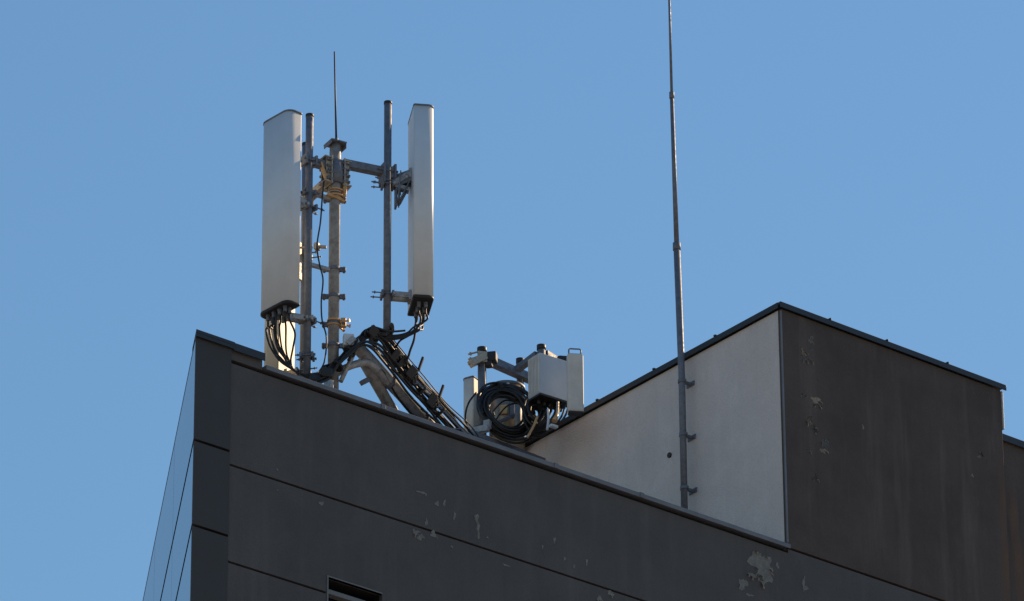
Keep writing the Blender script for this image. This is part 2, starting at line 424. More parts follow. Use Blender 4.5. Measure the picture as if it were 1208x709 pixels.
# lower block beyond
lw = MB(); pbox(PA(t2+.001), PA(LA), -.10, .25, ZR-.03, ZLOW2-.05, dA, nA, lw); lw.build('far_block_wall', M['stucco_brown'], B)
k = MB(); coping(k, PA(t2+.03, -.10), PA(LA, -.10), ZLOW2, nA); k.build('far_block_coping', M['coping_dark'], B)
fb = MB(); fb.prism([PA(t2+.02, -.36), PA(LA, -.36), PA(LA, -5), PA(t2+.02, -5)], ZR-.1, ZLOW2-.15); fb.build('far_block_roof', M['roof'], B)

# roof deck and rear of the wedge
D0 = E0 + dB*.4 - nB*.1
rd = MB()
pr1 = E0+dB*LB; pr2 = PA(LA)
poly = [PA(.3, -.06)+Vector((0,0,0)), PA(LA-.02, -.06), PA(LA-.02, -7.5), pr1-nB*.2, E0+dB*.3-nB*.2]
ROOF = ZR-.16
rd.prism(poly, ROOF-.25, ROOF); rd.build('roof_deck', M['roof'], B)
bw = MB()
for a, b in ((PA(LA), PA(LA, -7.5)), (PA(LA, -7.5), pr1)):
    d = (b-a).normalized(); n = Vector((d.y, -d.x, 0)); pbox(a, b, 0, .25, 0, ROOF-.02, d, n, bw, 0, 0)
bw.build('rear_wall', M['stucco'], B)

# window
wn = MB(); fr = .055
def wbox(mb, t0, t1_, z0, z1, off, th, bev=.004):
    a = PA(t0, off); b = PA(t1_, off); c = (a+b)/2-nA*(th/2); c.z = (z0+z1)/2
    mb.box(c, (b-a).length, th, z1-z0, dA, nA, Z, bev)
ft = wz1-.085
wbox(wn, w0, w1, ft-.045, ft, -.055, .08); wbox(wn, w0, w1, wz0, wz0+.06, -.10, .08)
wbox(wn, w0, w0+fr, wz0+.06, ft-.05, -.10, .08); wbox(wn, w1-fr, w1, wz0+.06, ft-.05, -.10, .08)
wbox(wn, (w0+w1)/2-.03, (w0+w1)/2+.03, wz0+.06, ft-.05, -.11, .07)
win = wn.build('window', M['frame'], B)
g = MB(); wbox(g, w0+fr, w1-fr, wz0+.06, ft-.05, -.145, .008, 0); g.build('pane', M['pane'], win)
g = MB(); wbox(g, w0, w1, ft+.002, wz1-.004, -.20, .06); g.build('shutter_box', M['groove'], win)
g = MB(); wbox(g, w0-.02, w1+.02, wz0-.03, wz0-.002, .03, .16); g.build('sill', M['coping_dark'], win)
g = MB()
wbox(g, w0-.014, w0-.001, wz0, wz1+.012, .008, .05, .001); wbox(g, w0, w1, wz1, wz1+.012, .006, .04, .001); g.build('reveal_trim', M['frame'], win)

# ------------------------------------------------------------------ ground
gd = MB(); gd.face([(-900,-300,0),(900,-300,0),(900,1600,0),(-900,1600,0)]); gd.build('ground', M['paving'], kind='structure')
rdm = MB(); rdm.box(PA(0, 12, .002)+dA*5, 300, 7, .004, dA, nA, Z); rdm.build('road', M['ground'], kind='structure')
kb = MB()
for s_ in (-1, 1):
    c = PA(5, 12+s_*3.6); c.z = .06; kb.box(c, 300, .2, .12, dA, nA, Z, .01)
kb.build('kerb', M['plaster'], kind='structure')

# ------------------------------------------------------------------ mast frame
def panel_section(W, D, rf_=.075, rb=.02, n=7):
    """plan outline in local coords: x along width, y outward (front)"""
    pts = []
    def arc(cx, cy, r, a0, a1):
        for i in range(n+1):
            a = R(a0+(a1-a0)*i/n); pts.append((cx+r*math.cos(a), cy+r*math.sin(a)))
    arc(-W/2+rb, rb, rb, 180, 270); arc(W/2-rb, rb, rb, 270, 360)
    arc(W/2-rf_, D-rf_, rf_, 0, 90); arc(-W/2+rf_, D-rf_, rf_, 90, 180)
    return pts
def antenna(name, back_c, az, W, D, z0, z1, label, ncon=8, group='panel antennas', rf_=.075, tilt=0, mt='radome'):
    """back_c: plan centre of the back face; az: the way the front looks"""
    nrm = azv(az); wd = azv(az-90)
    root = thing(name, (back_c.x, back_c.y, z0), label=label, cat='antenna', group=group)
    def sec(scale, z):
        return [Vector((back_c.x, back_c.y, z)) + wd*x*scale + nrm*(D/2+(y-D/2)*scale) for x, y in panel_section(W, D, rf_)]
    b = MB(); layers = [(1, z0+.012), (1, z1-.012)]
    lv = [[b.bm.verts.new(p) for p in sec(s_, z)] for s_, z in layers]; n = len(lv[0])
    for a, c in zip(lv, lv[1:]):
        for k_ in range(n):
            f = b.bm.faces.new((a[k_], a[(k_+1) % n], c[(k_+1) % n], c[k_])); f.smooth = k_ != 7
    b.bm.faces.new(lv[0][::-1]); b.bm.faces.new(lv[-1])
    b.build('radome', M[mt], root)
    b = MB(); s0 = 1.03; ls = [sec(.96, z1+.010), sec(s0, z1+.004), sec(s0, z1-.012)]
    def caps(ls_, nm, mtl):
        b = MB(); lv = [[b.bm.verts.new(p) for p in q] for q in ls_]
        for a, c in zip(lv, lv[1:]):
            for k_ in range(n): f = b.bm.faces.new((a[k_], a[(k_+1) % n], c[(k_+1) % n], c[k_])); f.smooth = True
        b.bm.faces.new(lv[0]); b.bm.faces.new(lv[-1]); b.build(nm, mtl, root)
    caps(ls, 'top_cap', M['galv_dark'])
    caps([sec(s0, z0+.014), sec(s0, z0-.004), sec(.93, z0-.012)], 'bottom_plate', M['blackp'])
    # a moulding line down the narrow side
    cons = []
    for i in range(ncon):
        row = i % 2; k_ = i//2; m_ = (ncon+1)//2
        p = Vector((back_c.x, back_c.y, z0)) + wd*((k_+.5)/m_-.5)*W*.78 + nrm*D*(.33 if row else .66)
        b = MB(); b.tube([p-Z*.008, p-Z*.07], .016, 12); b.tube([p-Z*.012, p-Z*.035], .021, 6); b.build('connector', M['galv_dark'], root)
        cons.append(p-Z*.07)
    return root, cons

YM = 49.25
def pxX(px, py, Y): return at(px, py, Y).x
mast_base = at(393, 455, YM); MX = mast_base.x
ztop = at(392, 170, YM).z
MR = .052
mast = thing('antenna_mast', (MX, YM, ROOF), label='galvanised steel mast frame with three side poles and braces at the roof corner', cat='mast')
b = MB(); b.tube([(MX, YM, ROOF), (MX, YM, at(392, 232, YM).z), (MX, YM, at(392, 226, YM).z), (MX, YM, ztop-.01)], MR, 24, radii=[MR, MR, .062, .052])
b.build('pole', M['mast'], mast)
b = MB(); b.box((MX, YM, ztop+.0), .165, .165, .014, azv(60), azv(-30), Z, .003)
for s_ in (-1, 1):
    for q in (-1, 1):
        pass
b.box(Vector((MX, YM, ztop-.03)) + azv(60)*.078, .008, .15, .06, azv(60), azv(-30), Z, .002); b.box(Vector((MX, YM, ztop-.02)) - azv(60)*.078, .008, .15, .04, azv(60), azv(-30), Z, .002)
b.build('top_plate', M['galv_dark'], mast)
# side poles
YL, YRt, YT = 49.10, 49.47, 49.78
LX = at(363.5, 300, YL).x; RX = at(457, 270, YRt).x; TX = at(359.5, 300, YT).x
LP, RP, TP = Vector((LX, YL, 0)), Vector((RX, YRt, 0)), Vector((TX, YT, 0))
MP = Vector((MX, YM, 0))
def zat(px, py, Y): return at(px, py, Y).z
def pole(p, y0, y1, px, r, material='galv_dark'):
    b = MB(); z0, z1 = zat(px, y0, p.y), zat(px, y1, p.y)
    b.tube([(p.x, p.y, z0), (p.x, p.y, z1)], r, 20); o = b.build('side_pole', M[material], mast)
    c = MB(); c.tube([(p.x, p.y, z1-.02), (p.x, p.y, z1+.006)], r+.003, 20); c.build('pole_cap', M['blackp'], o)
pole(LP, 462, 136, 363, .036); pole(RP, 425, 121, 457, .036); pole(TP, 500, 170, 360, .036)
# head assembly with bolt plates
def clampset(c, d, w_=.13, h=.06, gap=.075, bolts=True, mat_='galv', long=0.03, name='clamp', parent=None):
    """V-clamp: two jaws either side of a pipe at c, opening along d, bolts run along d"""
    side = d.cross(Z).normalized(); b = MB()
    for s_ in (-1, 1):
        b.box(c+d*s_*gap, .022, w_, h, d, side, Z, .004)
        b.box(c+d*s_*(gap-.018)+side*.03, .03, .012, h*.8, (d*s_+side*.6), (side-d*s_*.6), Z); b.box(c+d*s_*(gap-.018)-side*.03, .03, .012, h*.8, (d*s_-side*.6), (side+d*s_*.6), Z)
    if bolts:
        for q in (-1, 1):
            b.bolt(c+side*q*(w_/2-.018)-d*(gap+long+.02), c+side*q*(w_/2-.018)+d*(gap+.028))
    return b.build(name, M[mat_], parent or mast)
aL, aR, aT = (LP-MP).normalized(), (RP-MP).normalized(), (TP-MP).normalized()
zh = zat(392, 205, YM)
# head: hexagonal collar with gusset plates
b = MB()
for d in (aL, aR, aT):
    s_ = d.cross(Z).normalized()
    b.box(MP+Z*zh+d*.072, .012, .15, .30, d, s_, Z, .002)
    for q in (-1, 1): b.box(MP+Z*zh+d*.095+s_*q*.045, .06, .010, .26, d, s_, Z, .002)
    b.box(MP+Z*(zh+.13)+d*.10, .09, .13, .012, d, s_, Z); b.box(MP+Z*(zh-.13)+d*.10, .09, .13, .012, d, s_, Z)
b.mi = 1
for d in (aL,): b.tube([MP+Z*(zh-.12), MP+Z*(zh+.12)], .085, 18)
for d in (aL, aR, aT):
    s_ = d.cross(Z).normalized()
    for zz in (-.10, -.035, .035, .10):
        for q in (-1, 1): b.bolt(MP+Z*(zh+zz)+s_*q*.066+d*.04, MP+Z*(zh+zz)+s_*q*.066+d*.125, .008, .015)
    for zz in (.10, .0, -.08):
        for q in (-1, 1): b.tube([MP+Z*(zh+zz)+s_*(.052*q)+d*.095, MP+Z*(zh+zz)+s_*(.064*q)+d*.095], .014, 6)
b.build('head_collar', [M['zinc'], M['galv_dark']], mast)
b = MB(); b.bar(at(378, 192, YM-.1), at(386, 214, YM-.08), .06, .02); b.build('gusset_plate', M['sunwarm'], mast)
b = MB(); b.bar(at(386, 229, YM-.08), at(406, 238, YM+.0), .05, .03); b.bar(at(406, 238, YM), at(408, 215, YM), .045, .03); b.build('gusset_plate', M['sunwarm'], mast)
# arms
b = MB(); za = zat(430, 197, YM+.1); b.bar(MP+Z*za+aR*.09, RP+Z*za-aR*.05, .08, .075); b.build('arm', M['galv_dark'], mast)
b = MB(); zl = zat(380, 196, YM-.05); b.bar(MP+Z*zl+aL*.09, LP+Z*zl-aL*.04, .07, .075); b.build('arm', M['galv_dark'], mast)
b = MB(); zt_ = zat(378, 218, YM+.2); b.bar(MP+Z*zt_+aT*.09, TP+Z*zt_-aT*.04, .07, .075); b.build('arm', M['zinc'], mast)
for z_ in (za,): clampset(RP+Z*z_, aR, .14, .15, .055, long=.05, mat_='galv_dark')
clampset(RP+Z*(za-.10), aR, .13, .06, .055, long=.07, mat_='galv_dark')
clampset(LP+Z*zl, aL, .12, .10, .052, mat_='galv_dark'); clampset(TP+Z*zt_, aT, .12, .10, .052, mat_='zinc')
# collar bands under the head, hooks with an orange sun glow in their colour
for yy in (228, 234):
    b = MB(); c = Vector((MX, YM, zat(392, yy, YM))); b.ring(c, .058, .022, .012)
    b.build('band', M['zinc'], mast)
b = MB()
for j, yy in enumerate((226, 233)):
    z_ = zat(400, yy, YM); pts = [MP+Z*z_+azv(a)*(.075+.008*j) for a in range(60, 235, 22)]
    b.tube(pts, .011, 8); b.tube([pts[0], pts[0]+azv(20)*.05], .011, 8)
b.box(MP+Z*zat(404, 222, YM)+azv(95)*.09, .012, .05, .16, azv(95), azv(5), Z, .003)
b.build('hook_bracket', M['sunwarm'], mast)
# lower arm set and clamp rings on the mast
for yy, side_d in ((236, aL), (318, aL), (350, azv(100)), (383, azv(95)), (408, azv(80))):
    z_ = zat(392, yy, YM)
    b = MB(); b.ring((MX, YM, z_), MR, .035, .006)
    for q in (-1, 1):
        e = azv(88)*q
        b.box(MP+Z*z_+e*(MR+.030), .055, .03, .045, e, e.cross(Z), Z, .004)
        b.bolt(MP+Z*z_+e*(MR+.04)-azv(-2)*.05, MP+Z*z_+e*(MR+.04)+azv(-2)*.05, .008, .016)
    b.build('pole_clamp', M['galv_dark'], mast)
for yy in (236, 320):
    z_ = zat(380, yy, YM); b = MB(); b.bar(MP+Z*z_+aL*.05, LP+Z*z_-aL*.02, .04, .035); b.build('tie_bar', M['galv'], mast)
    clampset(LP+Z*z_, aL, .10, .05, .048, mat_='galv_dark') if yy == 236 else None
z_ = zat(400, 381, YM)
b = MB()
for a in (35, 75, 110):
    b.bolt(MP+Z*(z_+.02*math.sin(a))+azv(a)*.05, MP+Z*(z_+.03*math.sin(a))+azv(a)*.16, .009, .017)
b.ring((MX, YM, z_+.02), MR, .02, .012); b.ring((MX, YM, z_-.03), MR, .016, .014)
b.box(MP+Z*z_+azv(90)*.09, .05, .05, .09, azv(90), azv(0), Z, .006)
b.build('earthing_bracket', M['sunwarm'], mast)
clampset(LP+Z*zat(363, 377, YL), azv(95), .10, .05, .05, long=.05)
clampset(LP+Z*zat(363, 421, YL), azv(95), .13, .05, .055, long=.03, mat_='galv_dark')
# white junction box on the mast foot
b = MB(); p = at(411, 402, YM-.05); b.box(p, .10, .07, .12, azv(80), azv(-10), Z, .008); b.build('junction_box', M['radome'], mast)
# big brace tubes
BJ = at(424, 412, YM+.05)
e1 = at(503, 497, 50.15); e1d = (e1-BJ)
b = MB(); b.tube([BJ-e1d.normalized()*.10, BJ+e1d*1.25], .062, 20); 
o1 = b.build('brace_tube', M['galv'], mast)
for s_ in (.45, .95):
    b = MB()
    p = BJ+e1d*s_; b.tube([p-e1d.normalized()*.02, p+e1d.normalized()*.02], .070, 20); b.build('brace_band', M['galv_dark'], o1)
e2 = at(470, 497, 50.05); j2 = at(428, 424, YM+.15)
b = MB(); b.tube([j2, j2+(e2-j2)*1.25], .055, 18); b.build('brace_tube', M['mast'], mast)
b = MB(); p = at(426, 452, 49.5); b.bar(p, at(436, 447, 49.55), .045, .045); b.build('brace_stub', M['galv_dark'], mast)
b = MB(); b.tube(smooth([at(384, 452, YM), at(398, 440, YM), at(415, 431, YM+.02), at(434, 428, YM+.08), at(446, 437, YM+.15)]), .036, 14); b.build('brace_elbow', M['galv'], mast)
b = MB(); b.tube([at(402, 450, YM-.05), at(413, 426, YM), at(420, 412, YM)], .022, 12); b.build('foot_strut', M['galv'], mast)
b = MB(); b.tube([at(468, 497, 49.9), at(444, 446, 49.6), at(430, 420, 49.3)], .014, 10); b.build('stay_rod', M['galv'], mast)
# foot rail lying on the coping and its cross plates
b = MB(); a_ = PA(t_raise+.02, -.20); c_ = PA(tA(404, 466), -.20); a_.z = c_.z = ZR+.045
b.bar(a_, c_, .09, .06); b.build('foot_rail', M['galv'], mast)
b = MB(); p = PA(tA(400, 462), -.16); p.z = ZR+.09; b.box(p, .04, .10, .16, dA, nA, Z, .004); p = PA(tA(392, 458), -.15); p.z = ZR+.08; b.box(p, .10, .10, .012, dA, nA, Z)
for q in (385, 378, 396):
    p = PA(tA(q, 455), -.16); p.z = ZR+.06; b.tube([p, p+Z*.06], .012, 6)
b.build('foot_plate', M['galv'], mast)
b = MB()
for px in (356, 372, 384):
    p = PA(tA(px, 448), -.30); p.z = ZR+.02; b.box(p+Z*.08, .07, .06, .14, azv(20), azv(-70), Z, .01)
b.build('foot_clamp', M['galv_dark'], mast)
b = MB(); b.box((MX, YM, ROOF+.02), .30, .26, .04, dA, nA, Z, .004); b.build('base_plate', M['galv'], mast)

# finial rod above the mast
fr_ = thing('finial_rod', (MX, YM, ztop), label='thin black lightning finial standing on top of the antenna mast', cat='lightning rod')
b = MB(); p0 = Vector((MX+.01, YM, ztop+.01)); p1 = at(394.5, 61, YM); b.tube([p0, p0.lerp(p1, .5), p1], .008, 10, radii=[.011, .0085, .007]); b.build('rod', M['blackp'], fr_)
b = MB(); b.tube([p0-Z*.01, p0+Z*.05], .018, 8); b.build('rod_holder', M['galv_dark'], fr_)

# ------------------------------------------------------------------ panel antennas
bcL = LP + azv(-125)*.185; bcL = at(337.8, 300, LP.y-.106); bcL.z = 0
zb, zt = zat(338, 361, 48.85), zat(338, 135, 48.85)
antL, conL = antenna('panel_antenna', bcL, -132, .42, .165, zb, zt, 'tall pale panel antenna on the left of the mast, cables fanning from its underside', 8, rf_=.08)
bcR = RP + azv(80)*.19; bcR = at(484.5, 240, RP.y+.04); bcR.z = 0
zbR, ztR = zat(498, 357, 49.45), zat(498, 131, 49.45)
antR, conR = antenna('panel_antenna', bcR, 81, .41, .195, zbR, ztR, 'tall pale panel antenna right of the mast, seen edge-on with a bright sunlit rim', 6, rf_=.06)
bcT = at(338.5, 400, 49.86); bcT.z = 0
zbT, ztT = zat(330, 455, 49.86), zat(330, 215, 49.86)
antT, conT = antenna('panel_antenna', bcT, -76, .56, .15, zbT, ztT, 'cream sunlit panel antenna behind and below the left one, mostly hidden', 4, rf_=.05, mt='radome_sunlit')

def bracket(ant, az, bc, polep, z, h, mtl='galv', tilt=.0, W=.10):
    """tilting bracket between the antenna's back and its pole, part of the antenna"""
    n = azv(az); s_ = n.cross(Z).normalized(); b = MB()
    back = Vector((bc.x, bc.y, z)); pp = Vector((polep.x, polep.y, z))
    b.box(back-n*.012, .02, .12, .10, n, s_, Z, .003)
    for q in (-1, 1):
        b.bar(back-n*.015+s_*q*.045, pp+n*.05+s_*q*.045-Z*h, .008, .055)
        b.bar(back-n*.015+s_*q*.035-Z*h*1.3, pp+n*.05+s_*q*.035-Z*h, .008, .04)
        b.tube([back-n*.05+s_*q*.03-Z*h*.4, back-n*.05+s_*q*.065-Z*h*.4], .016, 8)
    b.tube([pp+n*.06-Z*h-s_*.07, pp+n*.06-Z*h+s_*.07], .014, 8)
    b.build('tilt_bracket', M[mtl], ant)
    b = MB(); c = pp-Z*h
    for q in (-1, 1):
        b.box(c+n*q*.05, .022, .13, .06, n, s_, Z, .004)
        b.bolt(c+s_*q*.05-n*.15, c+s_*q*.05+n*.075, .0065, .013)
    b.build('pole_jaw', M['galv_dark'], ant)
bracket(antR, 81, bcR, RP, zat(475, 206, 49.5), .13); bracket(antR, 81, bcR, RP, zat(475, 350, 49.5), .0)
bracket(antL, -132, bcL, LP, zat(352, 228, 49.0), .10); bracket(antL, -132, bcL, LP, zat(352, 373, 49.0), .0)
bracket(antT, -76, bcT, TP, zat(352, 290, 49.8), .12, 'zinc'); bracket(antT, -76, bcT, TP, zat(352, 440, 49.8), .0, 'zinc')
b = MB()
for q in (-1, 1):
    o_ = Vector((0, q*.035, 0)); b.bar(at(487, 208, 49.5)+o_, at(470, 214, 49.5)+o_, .012, .12); b.bar(at(473, 206, 49.5)+o_, at(470, 240, 49.5)+o_, .012, .11, up=Vector((0,1,0)))
    b.bar(at(484, 215, 49.5)+o_, at(472, 238, 49.5)+o_, .010, .05, up=Vector((0,1,0)))
for (px, py) in ((470, 214), (471, 226), (470, 238), (480, 210)): c = at(px, py, 49.5); b.tube([c-Vector((0,.06,0)), c+Vector((0,.06,0))], .017, 8)
b.box(at(467, 226, 49.5), .02, .10, .34, azv(81), azv(-9), Z, .004)
b.build('hanging_bracket', M['galv_dark'], antR)
# sunlit plates on the third pole and the mast
b = MB(); c = at(354, 305, 49.70); b.box(c, .05, .02, .34, azv(30), azv(115), Z, .005); c = at(352, 325, 49.68); b.box(c, .09, .03, .09, azv(30), azv(115), Z, .01); c = at(356, 292, 49.66); b.bolt(c-azv(100)*.05, c+azv(100)*.10, .012, .024)
b.build('pole_plate', M['zinc'], antT)
b = MB(); c = at(374, 291, 49.66); b.box(c, .07, .05, .07, azv(20), azv(110), Z, .012); b.bar(c, c+azv(95)*.09-Z*.01, .03, .025); b.build('pole_plate', M['zinc'], antT)
# long spacer tube on the lower right bracket
b = MB(); z_ = zat(470, 352, 49.5); b.tube([RP+azv(81)*.05+Z*z_, Vector((bcR.x, bcR.y, z_))-azv(81)*.02], .038, 16); b.build('spacer_tube', M['galv'], antR)

# ------------------------------------------------------------------ cables
def cable(name, pts, r, label, group, cat='cable', mtl='cable', k=7, n=8):
    b = MB(); b.tube(smooth(pts, k), r, n); o = b.build(name, M[mtl]); tag(o, label, cat, group); return o
rnd = random.Random(3)
# jumpers below the left antenna, gathered at the foot of the pole and led on to the mast
for i, c in enumerate(conL):
    px = 316+ i*3.6
    j = rnd.uniform(-1, 1)
    sw = (i-3.5)
    if 2 < i < 6: c = c - RT*.03
    pts = [c+Z*.02, c-Z*.06,
           at((315,317,319,322,325,329,338,347)[i]+j*2, 390+rnd.uniform(-4,4), 48.97), at((319,321,324,326,329,332,338,345)[i]+j*1.5, 409+rnd.uniform(-4,3), 48.97+.01*i),
           at(330+i*1.8+j, 424+rnd.uniform(-2,3), 48.99+.012*i), at(342+i*.8, 434+i*.5, 49.02), at(356+i*.5, 442, 49.02), at(372, 448-i, 49.06)]
    cable('jumper_cable', pts, .0095, 'black jumper cable hanging in the fan under the left panel antenna', 'jumper cables under the left panel antenna')
# jumpers below the right antenna
for i, c in enumerate(conR):
    j = rnd.uniform(-1, 1)
    drop = [c+Z*.02, c-Z*.05, Vector((c.x+rnd.uniform(-.02,.02), c.y, c.z-.12))]
    t_ = i/5
    pts = drop + [at(488+i*1.5, 386+i*.6, 49.4), at(480, 393+j+i*.7, 49.38), at(465, 396+j+i*.8, 49.36), at(450, 394+j*1.5+i, 49.33), at(438, 391+i*1.3, 49.3), at(425, 396+i*1.6, 49.25), at(412, 408+i*1.8, 49.2), at(402, 420+i*1.5, 49.15), at(385, 436+i, 49.1), at(374, 444, 49.06)]
    if i in (1, 4): pts = drop + [at(492, 389, 49.42), at(482, 396, 49.4), at(471, 403, 49.42), at(466, 415, 49.5), at(468, 432, 49.6), at(480, 449, 49.7), at(505, 478, 49.9), at(530, 500, 50.1)]
    cable('jumper_cable', pts, .0095, 'black jumper cable sweeping down and left from the right panel antenna', 'jumper cables under the right panel antenna')
cable('loop_cable', [at(430, 396, 49.2), at(433, 389, 49.2), at(441, 386, 49.22), at(452, 389, 49.26), at(463, 391, 49.34), at(478, 390, 49.38)], .010, 'black cable arching in a small loop above the cable bundle left of the pole', None)
cable('hanging_cable', [at(490, 392, 49.42), at(488, 402, 49.42), at(484, 413, 49.45), at(480, 424, 49.5), at(470, 434, 49.55)], .011, 'short black cable dropping from the right antenna cables into the bundle', None)
cable('thin_wire', [at(382, 214, 49.15), at(380, 235, 49.12), at(378, 262, 49.1), at(374, 290, 49.1), at(377, 312, 49.12), at(381, 330, 49.12), at(379, 355, 49.12), at(380, 378, 49.12), at(385, 398, 49.12), at(383, 425, 49.1), at(376, 440, 49.08)], .0075, 'thin dark wire weaving down between the left pole and the mast', None, mtl='blackp')
# feeder cables arching from the mast foot and down the slanting tray
for i in range(9):
    o = i-4; j = rnd.uniform(-1, 1); dy = .02*o
    px_ = lambda x, y: (x+o*1.7*.7, y-o*1.7*.8)
    def q(x, y, Y, s=1.0):
        return at(x+o*1.45*s+rnd.uniform(-1.7,1.7), y-o*1.9*s+rnd.uniform(-1.7,1.7), Y+dy+rnd.uniform(-.03,.03))
    pts = [q(366, 449, 49.06, .6), q(378, 446, 49.08, .7), q(392, 438, 49.12, .8), q(404, 424, 49.15), q(417, 409, 49.18), q(431, 400, 49.22), q(446, 402, 49.28, 1.3),
           q(458, 414, 49.38, 1.3), q(472, 433, 49.55, 1.3), q(489, 454, 49.72, 1.2), q(507, 473, 49.9, 1.2), q(525, 493, 50.08, 1.2), q(540, 510, 50.2, 1.2), q(556, 530, 50.4, 1.2)]
    cable('feeder_cable', pts, .0125, 'thick black feeder cable in the bundle arching over the brace and down the roof', 'feeder cables in the slanting bundle')
for i in range(3):
    pts = [at(452+i*5, 400-i*1, 49.4), at(472+i*4, 422-i, 49.55), at(496+i*3, 449-i*1.5, 49.75), at(522+i*2, 479-i*2, 50.0), at(545+i*4, 504-i*2, 50.2), at(560+i*4, 520, 50.4)]
    cable('taut_wire', pts, .0055, 'thin dark wire running taut just above the slanting cable bundle', 'thin wires above the slanting bundle', cat='wire', mtl='blackp')
for i in range(3):
    pts = [at(420+i*3, 414+i*3, 49.35), at(446+i*2, 432+i*2, 49.5), at(470, 462+i*4, 49.8), at(494, 492+i*3, 50.1), at(505, 505, 50.2)]
    cable('under_cable', pts, .011, 'black cable running beneath the feeder bundle along the brace tube', 'cables beneath the feeder bundle')
for i in range(7):
    x = 362; pts = []
    for q_ in range(7): pts.append(at(364+q_*6.5+rnd.uniform(-3,3), 449-q_*1.9-(q_*q_)*.35+rnd.uniform(-7,4), 49.08+.02*q_+rnd.uniform(-.05,.03)))
    cable('foot_cable', pts, rnd.choice((.008, .010, .013)), 'black cable tangled round the foot of the antenna mast', 'cables tangled at the mast foot')
for i in range(8):
    sx, sy = rnd.uniform(-5, 5), rnd.uniform(-5, 5)
    pts = [at(408+sx, 421+sy, 49.14), at(420+sx+rnd.uniform(-4,4), 404+sy*.6, 49.2), at(434+rnd.uniform(-4,5), 394+rnd.uniform(-5,5), 49.24), at(449+rnd.uniform(-5,5), 396+rnd.uniform(-7,6), 49.3), at(459+rnd.uniform(-5,5), 410+rnd.uniform(-7,6), 49.42), at(470+rnd.uniform(-5,5), 427+rnd.uniform(-7,7), 49.55), at(482+rnd.uniform(-3,5), 446+rnd.uniform(-6,6), 49.68)]
    cable('slack_cable', pts, rnd.choice((.006, .009, .012)), 'slack black cable looping over the top of the bent brace pipe', 'slack cables over the brace')
# tray: two rails and rungs with upright clamps
tray = thing('cable_tray', at(520, 500, 50.05), label='narrow steel cable tray slanting down behind the parapet beneath the feeder bundle', cat='cable tray')
r0 = [at(440, 409, 49.35), at(548, 523, 50.3)]; off_ = Vector((.10, .05, .02))
b = MB(); b.bar(r0[0], r0[1], .012, .03); b.bar(r0[0]+off_, r0[1]+off_, .012, .03); b.build('rail', M['galv_dark'], tray)
for s_ in (.15, .38, .62, .85):
    p = r0[0].lerp(r0[1], s_); b = MB(); b.bar(p, p+off_, .03, .012); b.build('rung', M['galv_dark'], tray)
ddir = (r0[1]-r0[0]).normalized()
def clampblock(px, py, Y, w_, h_, fin=True, name='cable_clamp', big=False):
    c = at(px, py, Y); side = ddir.cross(RT).normalized()
    nrm2 = ddir.cross(Vector((0,1,0))).normalized()
    b = MB(); b.box(c, w_*.55, .16, h_, ddir, Vector((0,1,0)), nrm2, .008)
    for q in (-1, 0, 1): b.box(c+nrm2*q*h_*.3, w_*.75, .12, h_*.22, ddir, Vector((0,1,0)), nrm2, .006)
    if fin:
        f0 = c+(at(px+8, py-7, Y)-c); b.bar(f0, f0+(at(px+13, py-21, Y)-at(px+8, py-7, Y)), .05, .022); b.bar(c, f0, .03, .02)
    b.build(name, M['blackp'], tray)
clampblock(441, 395, 49.25, .16, .10, False); clampblock(467, 423, 49.5, .12, .12, False); clampblock(475, 431, 49.58, .10, .14, False)
clampblock(486, 443, 49.65, .16, .12); clampblock(510, 476, 49.9, .15, .12)
clampblock(462, 388, 49.36, .07, .05, False)
for (px, py, Y) in ((398,432,49.14),(412,415,49.18),(498,462,49.78),(520,487,50.0)):
    c = at(px, py, Y); dd = (at(px+6, py+(-7 if px < 430 else 6.5), Y+.02)-c).normalized(); b = MB()
    b.tube([c-dd*.012, c+dd*.012], .062, 12); b.build('cable_strap', M['rubber'], tray)
b = MB(); b.box(at(384, 441, 49.08), .12, .10, .10, azv(70), azv(-20), Z, .02); b.box(at(372, 447, 49.06), .14, .08, .08, azv(60), azv(-30), Z, .02); b.build('cable_boot', M['blackp'], tray)
b = MB(); b.box(at(414, 402, 49.15), .09, .03, .055, (at(420,396,49.15)-at(408,408,49.15)).normalized(), Vector((0,1,0)), None, .004); b.build('cable_marker', M['galv'], tray)

# ------------------------------------------------------------------ long lightning rod on the penthouse side wall
def onC(px, py, off): return on_plane(px, py, c0+nC*off, nC)
rb_ = onC(807.5, 604, .12)
LR = thing('lightning_rod', rb_, label='very tall thin lightning rod clamped to the light grey side wall', cat='lightning rod')
Yr = rb_.y
pA = rb_-Z*.15; pB = at(798.3, 290, Yr); pC = at(792.4, 111, Yr); pD = at(788, -60, Yr)
b = MB(); mid = onC(804, 455, .12); b.tube([pA, at(804.3, 445, Yr), pB], .034, 16); b.build('lower_pipe', M['galv_dark'], LR)
b = MB(); b.tube([pB-Z*.05, pB+Z*.03], .040, 16); b.build('joint_sleeve', M['galv_dark'], LR)
b = MB(); b.tube([pC-Z*.05, pC+Z*.02], .026, 12); b.build('joint_sleeve', M['galv_dark'], LR)
b = MB(); b.tube([pB, pC], .021, 12, radii=[.026, .020]); b.build('middle_pipe', M['galv_dark'], LR)
b = MB(); b.tube([pC, pD], .012, 10, radii=[.015, .011]); b.build('tip_rod', M['galv_dark'], LR)
for yy, xx in ((450, 804.5), (513, 806), (576, 807.3)):
    c = at(xx, yy, Yr); b = MB(); b.ring(c, .034, .04, .008); b.bar(c, c-nC*.12, .03, .03)
    s_ = dC; b.box(c-s_*.042, .02, .03, .03, s_, nC, Z, .003); b.tube([c-s_*.03, c-s_*.062], .007, 8); b.box(c-nC*.112, .012, .12, .05, nC, dC, Z, .002)
    b.build('wall_clamp', M['galv_dark'], LR)

